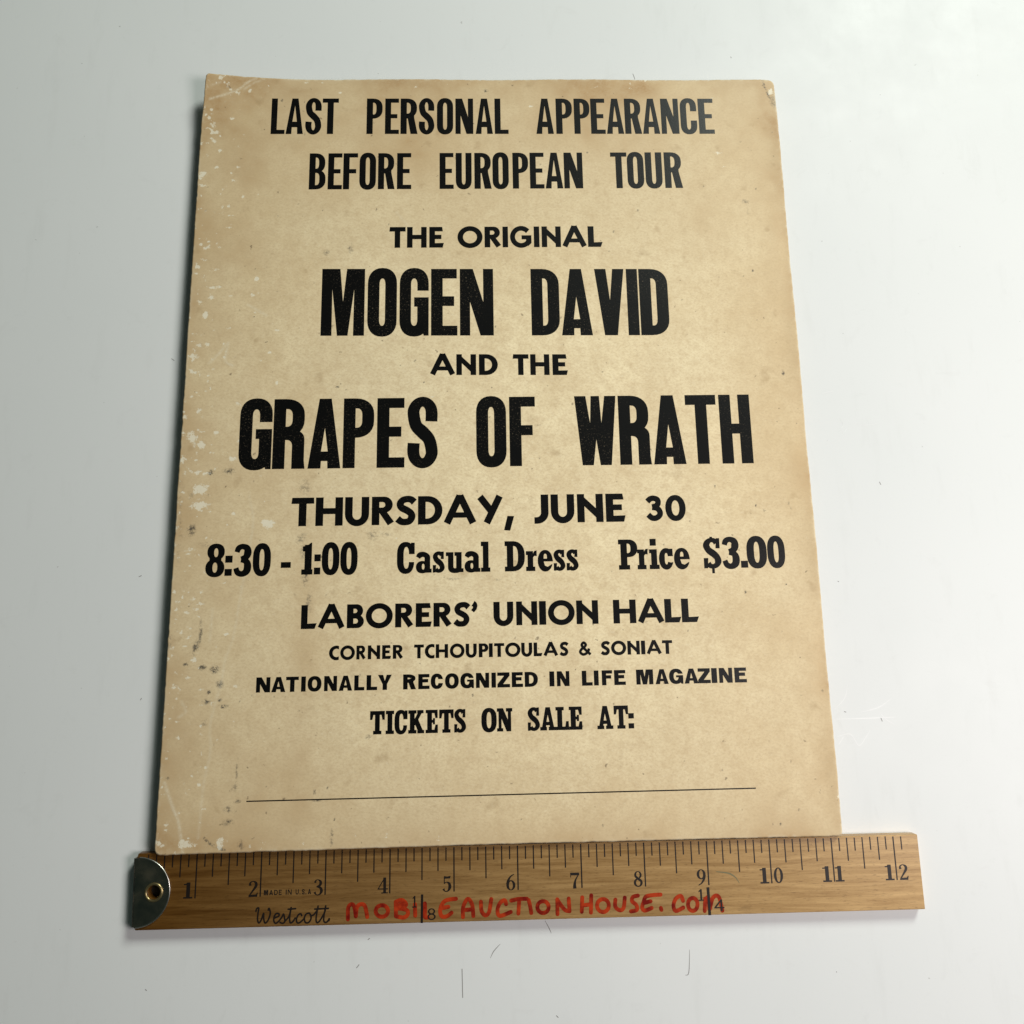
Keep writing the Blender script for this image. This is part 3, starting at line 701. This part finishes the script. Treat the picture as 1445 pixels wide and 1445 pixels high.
MARKER = [[(3.361,-2.982),(3.363,-2.815),(3.413,-2.767),(3.457,-2.808),(3.482,-2.941)],[(3.482,-2.941),(3.499,-2.809),(3.564,-2.77),(3.622,-2.804),(3.658,-2.954)],[(3.864,-2.793),(3.907,-2.796),(3.944,-2.815),(3.969,-2.845),(3.977,-2.882),(3.966,-2.917),(3.938,-2.944),(3.899,-2.957),(3.857,-2.954),(3.82,-2.936),(3.795,-2.905),(3.787,-2.869),(3.798,-2.834),(3.826,-2.807),(3.864,-2.793)],[(4.095,-2.753),(4.101,-2.956)],[(4.095,-2.748),(4.189,-2.726),(4.256,-2.784),(4.219,-2.832),(4.134,-2.843)],[(4.114,-2.807),(4.203,-2.779)],[(4.134,-2.843),(4.266,-2.872),(4.282,-2.935),(4.22,-2.977),(4.116,-2.96)],[(4.393,-2.791),(4.398,-2.955)],[(4.546,-2.784),(4.55,-2.869),(4.55,-2.979),(4.596,-2.982)],[(5.03,-2.728),(4.879,-2.745),(4.809,-2.808),(4.783,-2.9),(4.809,-2.974),(4.887,-2.976),(4.96,-2.927)],[(4.796,-2.858),(4.911,-2.841)],[(5.137,-2.994),(5.141,-2.85),(5.212,-2.733),(5.28,-2.819),(5.297,-2.981)],[(5.148,-2.893),(5.283,-2.887)],[(5.416,-2.78),(5.426,-2.916),(5.483,-2.977),(5.543,-2.928),(5.578,-2.745)],[(5.808,-2.824),(5.785,-2.767),(5.714,-2.805),(5.673,-2.906),(5.708,-2.991),(5.879,-2.939)],[(5.889,-2.775),(6.005,-2.755),(6.134,-2.755)],[(6.014,-2.769),(5.996,-2.964)],[(6.161,-2.776),(6.181,-2.859),(6.197,-2.961)],[(6.369,-2.796),(6.408,-2.799),(6.442,-2.818),(6.464,-2.85),(6.47,-2.887),(6.459,-2.923),(6.432,-2.951),(6.396,-2.965),(6.356,-2.962),(6.323,-2.943),(6.3,-2.912),(6.295,-2.874),(6.306,-2.838),(6.333,-2.81),(6.369,-2.796)],[(6.605,-2.988),(6.608,-2.775)],[(6.607,-2.78),(6.664,-2.862),(6.726,-2.932),(6.794,-2.95)],[(6.794,-2.95),(6.786,-2.768)],[(6.999,-2.756),(6.984,-2.963)],[(7.141,-2.73),(7.127,-2.978)],[(6.995,-2.874),(7.135,-2.858)],[(7.307,-2.79),(7.347,-2.793),(7.383,-2.813),(7.405,-2.848),(7.41,-2.889),(7.398,-2.928),(7.37,-2.958),(7.331,-2.974),(7.291,-2.971),(7.256,-2.95),(7.233,-2.916),(7.228,-2.875),(7.24,-2.835),(7.268,-2.805),(7.307,-2.79)],[(7.517,-2.801),(7.512,-2.903),(7.581,-2.957),(7.641,-2.919),(7.665,-2.776)],[(7.873,-2.751),(7.793,-2.77),(7.777,-2.831),(7.84,-2.886),(7.846,-2.957),(7.753,-2.977)],[(8.229,-2.745),(8.104,-2.75),(7.997,-2.771),(7.957,-2.848),(7.932,-2.926),(7.969,-2.971),(8.08,-2.936)],[(7.957,-2.861),(8.068,-2.838)],[(8.224,-2.94),(8.231,-2.966)],[(8.578,-2.844),(8.547,-2.772),(8.465,-2.812),(8.424,-2.909),(8.455,-2.988),(8.576,-2.942)],[(8.721,-2.808),(8.754,-2.811),(8.781,-2.831),(8.799,-2.865),(8.802,-2.907),(8.79,-2.946),(8.767,-2.977),(8.735,-2.992),(8.702,-2.989),(8.674,-2.969),(8.657,-2.935),(8.654,-2.894),(8.665,-2.854),(8.689,-2.823),(8.721,-2.808)],[(8.91,-2.999),(8.928,-2.823)],[(8.931,-2.839),(8.973,-2.799),(8.983,-2.857),(8.983,-2.972)],[(8.993,-2.972),(9.042,-2.826),(9.102,-2.781),(9.153,-2.82),(9.187,-3.001)]]
SCRIPT = [[(1.945,-2.833),(1.956,-2.794),(1.986,-2.788),(1.978,-2.86),(1.974,-2.947),(1.995,-3.0),(2.031,-2.957),(2.064,-2.862),(2.068,-2.941),(2.093,-3.004),(2.138,-2.96),(2.166,-2.864),(2.144,-2.794),(2.132,-2.82)],[(2.225,-2.936),(2.295,-2.911),(2.298,-2.876),(2.26,-2.872),(2.23,-2.91),(2.223,-2.971),(2.252,-3.012),(2.298,-2.985)],[(2.298,-2.985),(2.343,-2.93),(2.37,-2.882),(2.387,-2.94),(2.392,-2.993),(2.359,-3.014),(2.321,-3.0)],[(2.392,-2.987),(2.455,-2.915),(2.483,-2.793)],[(2.483,-2.793),(2.465,-2.933),(2.477,-3.007),(2.514,-2.996),(2.55,-2.944)],[(2.439,-2.815),(2.551,-2.809)],[(2.649,-2.911),(2.633,-2.885),(2.596,-2.901),(2.57,-2.962),(2.584,-3.011),(2.628,-3.007),(2.682,-2.96)],[(2.765,-2.879),(2.718,-2.89),(2.691,-2.948),(2.708,-3.009),(2.759,-3.011),(2.795,-2.95),(2.774,-2.888),(2.794,-2.915),(2.831,-2.907)],[(2.831,-2.907),(2.886,-2.838),(2.897,-2.782)],[(2.897,-2.782),(2.872,-2.943),(2.881,-3.014),(2.915,-3.007),(2.955,-2.954)],[(2.955,-2.954),(3.005,-2.859),(3.014,-2.782)],[(3.014,-2.782),(2.989,-2.946),(2.998,-3.01),(3.041,-3.011),(3.076,-2.962),(3.069,-2.992)],[(2.848,-2.823),(3.055,-2.818)]]
FRACTIONS = [('1',[(4.353,-2.839),(4.418,-2.671)]),('8',[(4.587,-3.022),(4.714,-2.856)]),('bar',[(4.504,-2.651),(4.5,-3.064)]),('1',[(8.823,-2.85),(8.905,-2.682)]),('4',[(9.065,-3.007),(9.223,-2.838)]),('bar',[(8.982,-2.656),(8.985,-3.063)])]
STAINS = [(2.21,3.24,0.23,3.51,0.2),(2.56,1.24,0.75,1.49,0.14),(4.66,10.02,0.88,0.61,0.16),(7.5,10.22,1.38,0.68,0.14),(2.71,6.6,1.12,1.62,0.1),(0.98,4.9,1.0,2.7,0.12),(7.88,7.31,0.75,0.68,0.08),(3.66,8.4,1.5,0.54,0.1),(5.99,1.17,0.75,0.81,0.027999999999999997),(3.74,0.68,1.5,0.68,0.049),(9.54,7.82,0.75,1.62,0.08),(5.46,11.87,2.5,0.81,0.12),(2.57,12.32,2.0,0.95,0.1),(8.86,3.13,1.12,1.89,0.07),(0.83,1.17,0.88,1.49,0.16),(9.2,10.42,0.62,0.95,0.1)]
# ------------------------------------------------------------------ the white tabletop
def lift(flat, z):
    return [(x, y, z) for x, y in flat]

def make_tabletop():
    verts = [(-60, -45, 0), (75, -45, 0), (75, 70, 0), (-60, 70, 0), (-60, -45, -1), (75, -45, -1), (75, 70, -1), (-60, 70, -1)]
    faces = [(0, 1, 2, 3), (7, 6, 5, 4), (0, 4, 5, 1), (1, 5, 6, 2), (2, 6, 7, 3), (3, 7, 4, 0)]
    fm = [0]*6
    def add(pts, w, mi):
        ws = [w*.4]+[w]*(len(pts)-2)+[w*.4]
        vs, fs = fill([P(stroke(pts, ws if len(pts) > 2 else w, 5))])
        k = len(verts)
        verts.extend(lift(vs, .0015))
        faces.extend([tuple(i+k for i in f) for f in fs])
        fm.extend([mi]*len(fs))
    for p in SCUFFS:
        add(p, .0125, 1)
    for p in SCRATCHES:
        add(p, .007, 2)
    o = mesh_obj('tabletop', verts, faces, None, mats=[M_TABLE, M_SCUFF, M_SCRATCH], fmat=fm)
    o['kind'] = 'structure'
    return o
make_tabletop()

# ------------------------------------------------------------------ the poster
PW, PH, THICK = 10.79, 13.627, .06
PZ = .18                                          # underside of the board above the table: it lies on the ruler's edge and is warped
poster = empty('poster', (.3671, -1.9193, PZ+THICK), 'tan aged cardboard concert poster with bold black letterpress lines lying on the white tabletop', 'poster')
poster.rotation_euler.z = -.000725

def rise(u, v):
    """how far the board bends up from its plane: one dog-eared corner and a faint ripple of the edges"""
    d = np.maximum(0, 1.25-(u*.62+(PH-v))/1.0)
    z = .16*(d/1.25)**1.6
    z = z+.012*np.exp(-((PW-u)/.16)**2)*np.sin(v*1.7)
    z = z+.010*np.exp(-((PH-v)/.13)**2)*np.sin(u*1.9+.6)*np.clip(u-1, 0, 1)
    return z

rng = np.random.default_rng(7)
def lattice(shape, cells, seed):
    r = np.random.default_rng(seed)
    g = r.random((cells[0]+3, cells[1]+3))
    y = np.linspace(0, cells[0], shape[0])
    x = np.linspace(0, cells[1], shape[1])
    yi, xi = y.astype(int), x.astype(int)
    fy, fx = (y-yi)[:, None], (x-xi)[None, :]
    fy, fx = fy*fy*(3-2*fy), fx*fx*(3-2*fx)
    a, b = g[np.ix_(yi, xi)], g[np.ix_(yi, xi+1)]
    c, d = g[np.ix_(yi+1, xi)], g[np.ix_(yi+1, xi+1)]
    return (a*(1-fx)+b*fx)*(1-fy)+(c*(1-fx)+d*fx)*fy

def make_board():
    nu, nv = 520, 656
    gu = np.linspace(0, PW, nu)
    gv = np.linspace(0, PH, nv)
    U, V = np.meshgrid(gu, gv)
    shape = U.shape
    def wob(n, seed, amp):
        r = np.random.default_rng(seed)
        a = np.interp(np.arange(n), np.linspace(0, n, 60), r.normal(0, 1, 60))
        b = np.interp(np.arange(n), np.linspace(0, n, 260), r.normal(0, 1, 260))
        return amp*(a*.6+b*.55)
    U0, V0 = U.copy(), V.copy()
    U += wob(nv, 1, .005)[:, None]*np.exp(-U0/.10)+wob(nv, 2, .0025)[:, None]*np.exp(-(PW-U0)/.10)
    V += wob(nu, 3, .0035)[None, :]*np.exp(-V0/.10)+wob(nu, 4, .0035)[None, :]*np.exp(-(PH-V0)/.10)
    V -= .045*np.clip(1-U0/5.5, 0, 1)*np.exp(-V0/.25)
    for cx, cy, r in ((0, -.045, .09), (PW, 0, .07), (PW, PH, .13), (0, PH, .07)):
        sx, sy = (1 if cx == 0 else -1), (1 if cy <= 0 else -1)
        dx, dy = sx*(U-cx), sy*(V-cy)
        m = (dx < r) & (dy < r)
        ax, ay = r-dx, r-dy
        L = np.hypot(ax, ay)
        mx = np.maximum(ax, ay)
        k = np.where(m & (L > 1e-6), mx/np.maximum(L, 1e-6), 1)
        U = np.where(m, cx+sx*(r-ax*k), U)
        V = np.where(m, cy+sy*(r-ay*k), V)
    Z = rise(U0, V0)
    U = U+.105*(np.maximum(0, 1.25-(U0*.62+(PH-V0)))/1.25)**1.5*np.exp(-U0/.5)
    top = np.stack([U, V, Z], -1).reshape(-1, 3)
    # wear painted as attributes of the sheet: flaked spots, grime, creases, toning
    chip = np.zeros(shape); grime = np.zeros(shape); crease = np.zeros(shape)
    def blob(arr, u, v, ru, rv, a, soft):
        i0, i1 = np.searchsorted(gv, [v-2.6*rv, v+2.6*rv]); j0, j1 = np.searchsorted(gu, [u-2.6*ru, u+2.6*ru])
        if i0 == i1 or j0 == j1: return
        d = ((U0[i0:i1, j0:j1]-u)/ru)**2+((V0[i0:i1, j0:j1]-v)/rv)**2
        arr[i0:i1, j0:j1] = np.maximum(arr[i0:i1, j0:j1], a*np.exp(-d*soft))
    for u, v, ru, rv, a in CHIPS:
        blob(chip, u, v, ru*.95, rv*.95, min(a, .8), .9)
    for u, v, ru, rv, a in GRIME:
        blob(grime, u, v, ru*1.15, rv*1.15, a, .8)
    r = np.random.default_rng(11)
    for _ in range(480):                           # loose flaking down the left margin
        u = abs(r.normal(0, .42)); v = r.uniform(0, PH)
        blob(chip, u, v, r.uniform(.015, .075), r.uniform(.012, .05), r.uniform(.2, .62), .9)
    for _ in range(36):                            # and a little along the other edges
        k = r.integers(0, 3)
        if k == 0: u, v = r.uniform(0, PW), PH-abs(r.normal(0, .12))
        elif k == 1: u, v = PW-abs(r.normal(0, .10)), r.uniform(0, PH)
        else: u, v = r.uniform(0, PW*.6), abs(r.normal(0, .13))
        blob(chip, u, v, r.uniform(.02, .05), r.uniform(.01, .03), r.uniform(.3, .6), .8)
    for _ in range(240):                           # specks all over
        q = r.uniform(.008, .017)
        blob(grime, r.uniform(0, PW), r.uniform(0, PH), q, q*r.uniform(.6, 1.6), r.uniform(.3, .95), .8)
    def line(arr, pts, w, a):
        q = spline(pts, 10)
        for (x0, y0), (x1, y1) in zip(q, q[1:]):
            n = max(2, int(math.hypot(x1-x0, y1-y0)/.012))
            for t in np.linspace(0, 1, n):
                blob(arr, x0+(x1-x0)*t, y0+(y1-y0)*t, w, w, a, .9)
    for i, p in enumerate(CREASES):
        line(crease, p, .021, (.95, .6, .45, .42, .95, .6, .7, .5, .4, .4)[i])
    for p in CRACKS:
        line(grime, p, .02, .7)
    edge = np.minimum(np.minimum(U0, PW-U0)*1.0, np.minimum(V0, PH-V0))
    n1 = lattice(shape, (16, 13), 21); n2 = lattice(shape, (60, 48), 22)
    wv = n1*.65+n2*.35
    rimn = lattice(shape, (170, 140), 23)
    crease = np.maximum(crease, np.exp(-edge/.022)*np.clip(rimn*1.8-.5, 0, 1)*.8)
    tone = .22*np.exp(-edge/(.12+.16*wv))+.22*np.exp(-U0/(.6+.9*wv))+.16*np.exp(-(PH-V0)/(.5+.6*wv))+.12*np.exp(-(PW-U0)/.7)+.10*np.exp(-V0/.6)
    tone += .42*np.exp(-edge/2.0)+.34*np.clip((V0-8.2)/4.2, 0, 1)**1.2
    for u, v, ru, rv, a in STAINS+[(10.2, 1.2, 1.6, 2.2, .10)]:
        tone += a*np.exp(-((U0-u)/ru)**2-((V0-v)/rv)**2)*(.85+.3*n2)
    tone = np.clip(tone*(.75+.4*wv)+.14*(wv-.5), 0, 1)
    col = np.stack([chip, grime, crease, tone], -1).reshape(-1, 4).astype(np.float32)
    idx = np.arange(nu*nv).reshape(nv, nu)
    q = np.stack([idx[:-1, :-1], idx[:-1, 1:], idx[1:, 1:], idx[1:, :-1]], -1).reshape(-1, 4)
    rim = np.concatenate([idx[0, :-1], idx[:-1, -1], idx[-1, :0:-1], idx[:0:-1, 0]])
    nb = len(rim)
    n0 = len(top)
    under = top-np.array([0, 0, THICK])
    verts = np.concatenate([top, under])
    side = np.stack([rim, rim+n0, np.roll(rim, -1)+n0, np.roll(rim, -1)], -1)
    faces = np.concatenate([q, side, q[:, ::-1]+n0])
    me = bpy.data.meshes.new('board')
    nf = len(faces)
    me.vertices.add(len(verts))
    me.vertices.foreach_set('co', (verts*IN).astype(np.float32).ravel())
    me.loops.add(nf*4)
    me.polygons.add(nf)
    me.loops.foreach_set('vertex_index', faces.ravel().astype(np.int32))
    me.polygons.foreach_set('loop_start', (np.arange(nf)*4).astype(np.int32))
    mi = np.zeros(nf, np.int32); mi[len(q):] = 1
    me.materials.append(M_PAPER); me.materials.append(M_CORE)
    me.update(calc_edges=True)
    me.polygons.foreach_set('material_index', mi)
    sm = np.ones(nf, bool); sm[len(q):len(q)+nb] = False
    me.polygons.foreach_set('use_smooth', sm)
    at = me.attributes.new('wear', 'FLOAT_COLOR', 'POINT')
    at.data.foreach_set('color', np.concatenate([col, np.zeros((n0, 4), np.float32)]).ravel())
    me.validate()
    link(bpy.data.objects.new('board', me), poster)
make_board()

INK_Z = .0016
def text_line(name, font, base, slope, cap, glyphs, mat, label):
    V, F = [], []
    for ch, u0, u1 in glyphs:
        w, vs, fs = glyph(font, ch)
        k = len(V)
        sx = (u1-u0)/w
        for x, y in vs:
            u = u0+x*sx
            V.append((u, base+slope*u+y*cap, INK_Z))
        F += [[i+k for i in f] for f in fs]
    return mesh_obj(name, V, F, mat, poster, label=label)

for text, font, base, slope, cap, glyphs in LINES:
    if text.startswith('8:30'):
        cap = .509
    text_line('text_line', font, base, slope, cap, glyphs, M_INK_WORN if text.startswith(('GRAPES', 'MOGEN')) else M_INK,
              'black printed line reading '+text)
vs, fs = fill([P([(1.382, .7105), (9.46, .739), (9.46, .758), (1.382, .729)])])
mesh_obj('fill_in_rule', lift(vs, INK_Z), fs, M_INK, poster)

# ------------------------------------------------------------------ the wooden ruler
RZ = .16
ruler = empty('ruler', (0, 0, 0), 'varnished wooden ruler with a dark metal end and red marker writing below the poster', 'ruler')

def prism(name, ops, z0, z1, mat, parent, bevel=0.0):
    """extrude a flat outline with holes"""
    vs, fs = fill(ops)
    n = len(vs)
    V = lift(vs, z1)+lift(vs, z0)
    F = [tuple(f) for f in fs]+[tuple(n+i for i in reversed(f)) for f in fs]
    cnt = {}
    for f in fs:
        for a, b in zip(f, f[1:]+f[:1]):
            cnt[(a, b)] = 1
    F += [(b, a, n+a, n+b) for (a, b) in cnt if (b, a) not in cnt]
    o = mesh_obj(name, V, F, mat, parent)
    if bevel:
        md = o.modifiers.new('bevel', 'BEVEL')
        md.width = bevel*IN
        md.segments = 2
        md.limit_method = 'ANGLE'
        md.angle_limit = math.radians(50)
    return o

HX, HY = .373, -2.515
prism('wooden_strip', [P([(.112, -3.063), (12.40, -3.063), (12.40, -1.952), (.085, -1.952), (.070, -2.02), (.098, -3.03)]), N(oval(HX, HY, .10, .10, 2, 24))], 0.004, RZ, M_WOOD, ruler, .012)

# metal end: a half round plate folded over the end of the strip
R0 = .503
arc = [(.108+R0*math.cos(a), -2.513+R0*math.sin(a)) for a in np.linspace(-1.545, 1.545, 40)]
cap_plate = prism('end_cap', [P([(.088, -3.012)]+arc+[(.056, -2.014)]), N(oval(HX, HY, .112, .112, 2, 28))], RZ+.001, RZ+.024, M_CAP, ruler, .014)
fold = prism('end_fold', [P([(.0665, -3.01), (.082, -3.01), (.052, -2.016), (.036, -2.016)])], .004, RZ+.021, M_CAP, cap_plate, .004)
def bead(name, path, r, mat, parent):
    V, F = [], []
    n, m = len(path), 8
    for i, p in enumerate(path):
        a, b = Vector(path[max(0, i-1)]), Vector(path[min(n-1, i+1)])
        d = (b-a).normalized()
        u = d.cross(Vector((0, 0, 1))).normalized()
        w = u.cross(d)
        for j in range(m):
            t = 2*math.pi*j/m
            V.append(tuple(Vector(p)+u*(r*math.cos(t))+w*(r*math.sin(t))))
            if i < n-1:
                F.append((i*m+j, i*m+(j+1) % m, (i+1)*m+(j+1) % m, (i+1)*m+j))
    return mesh_obj(name, V, F, mat, parent, smooth=True)
bead('highlight_rim', [(x, y, RZ+.016) for x, y in arc], .013, M_RIM, cap_plate)  # bright bead added along the cap edge to catch a highlight
def ring(name, cx, cy, r, t, z, mat, parent):
    V, F = [], []
    n, m = 40, 12
    for i in range(n):
        a = 2*math.pi*i/n
        for j in range(m):
            b = 2*math.pi*j/m
            V.append((cx+(r+t*math.cos(b))*math.cos(a), cy+(r+t*math.cos(b))*math.sin(a), z+t*.8*math.sin(b)))
            F.append((i*m+j, ((i+1) % n)*m+j, ((i+1) % n)*m+(j+1) % m, i*m+(j+1) % m))
    return mesh_obj(name, V, F, mat, parent, smooth=True)
ring('eyelet', HX, HY, .122, .021, RZ+.026, M_BRASS, cap_plate)

mesh_obj('hole_shade_disc', [(HX+.115*math.cos(a), HY+.115*math.sin(a), .03) for a in np.linspace(0, 2*math.pi, 24, endpoint=False)], [tuple(range(24))], M_HOLE_SHADE, ruler)  # added disc, its dark colour stands in for shade in the hole

# printed graduations
gl = []
for i in range(2, 98):
    x = i/8
    if x > 12.3: break
    y1 = -2.622 if i % 8 == 0 else (-2.442 if i % 4 == 0 else (-2.318 if i % 2 == 0 else -2.168))
    h = .0105 if i % 8 == 0 else .0095
    k = random.Random(i).uniform(-.004, .004)
    y0 = -1.972+k
    if x < .62:
        yc = -2.513+math.sqrt(max(0, R0**2-(x-.108)**2))+.004
        y1 = max(y1, yc)
    if y1 < y0-.02:
        gl.append(P(box(x-h, y1+k, x+h, y0)))
V, F = [], []
def add_flat(ops, V, F, z, xf=lambda x, y: (x, y)):
    vs, fs = fill(ops)
    k = len(V)
    V += [(*xf(x, y), z) for x, y in vs]
    F += [[i+k for i in f] for f in fs]
for g in gl:
    add_flat([g], V, F, RZ+.0014)
mesh_obj('graduations', V, F, M_RULEINK, ruler)

for n in range(1, 13):
    V, F = [], []
    for j, ch in enumerate(str(n)):
        w = .150
        x0 = n-.038-w if j == 0 else n+.038
        if ch == '1' and j == 1: x0 = n+.012
        add_flat(numeral(ch), V, F, RZ+.0014, lambda x, y: (x0+x/.62*w, -2.624+y*.232))
    mesh_obj('numeral', V, F, M_RULEINK, ruler)

V, F = [], []
mono = dict(M=.9, A=.8, D=.75, E=.62, I=.2, N=.8, U=.75, S=.68)
def tiny(text, x0, x1, y, h):
    pos, k = [], 0
    for c in text:
        pos.append(k)
        k += {'.': .35}.get(c, mono.get(c, .7))+.22
    k -= .22
    sc = (x1-x0)/k
    for c, p in zip(text, pos):
        x = x0+p*sc
        w = {'.': .2}.get(c, mono.get(c, .7))
        if c == '.':
            add_flat([P(box(0, 0, .2, .2))], V, F, RZ+.0014, lambda a, b: (x+a*sc, y+b*h))
        else:
            wd = dict(W_WIDE, U=.8, S=.75)
            g = gothic(c, .20, .18, .4, False, wd)
            add_flat(g[1], V, F, RZ+.0014, lambda a, b: (x+a/g[0]*w*sc, y+b*h))
tiny('MADE', 2.055, 2.331, -2.605, .074)
tiny('IN', 2.392, 2.484, -2.605, .074)
tiny('U.S.A', 2.545, 2.783, -2.605, .074)
mesh_obj('origin_lettering', V, F, M_RULEINK, ruler)

V, F = [], []
add_flat([P(stroke(p, .025, 5, 'round')) for p in SCRIPT], V, F, RZ+.0014)
mesh_obj('maker_script', V, F, M_RULEINK, ruler)

V, F = [], []
add_flat([P(stroke(p, .060, 5, 'round')) for p in MARKER], V, F, RZ+.0022)
mesh_obj('marker_writing', V, F, M_MARKER, ruler, label='handwritten red marker web address MOBILEAUCTIONHOUSE.COM')

for group in (FRACTIONS[:3], FRACTIONS[3:]):
  V, F = [], []
  for kind, pts in group:
      (x0, y0), (x1, y1) = pts
      xf = lambda x, y: (x0+x/.62*(x1-x0), y0+y*(y1-y0))
      if kind == 'bar':
          d = .017 if x0 < 6 else .021
          add_flat([P([(x0-d, y0), (x0+d, y0), (x1+d, y1), (x1-d, y1)])], V, F, RZ+.0036)
      elif kind == '8':
          add_flat([P(oval(.31, .73, .27, .27)), P(oval(.31, .27, .31, .28)), N(oval(.31, .74, .16, .17)), N(oval(.31, .27, .20, .18))], V, F, RZ+.0036, xf)
      elif kind == '4':
          add_flat([P(box(.38, 0, .50, 1)), P(stroke([(.44, .96), (.04, .30)], .10)), P(box(0, .24, .62, .35))], V, F, RZ+.0036, xf)
      else:
          add_flat([P(box(.24, 0, .44, 1)), P(box(.0, 0, .62, .10)), P([(.06, .74), (.24, .82), (.44, 1), (.3, 1), (.06, .84)])], V, F, RZ+.0036, xf)
  mesh_obj('scale_fraction', V, F, M_RULEINK, ruler)

V, F = [], []
add_flat([P(stroke([(9.127, -2.43), (9.322, -2.459), (9.425, -2.52), (9.482, -2.604)], [.01, .022, .016, .008]))], V, F, RZ+.0014)
mesh_obj('pen_mark', V, F, M_GREEN, ruler)
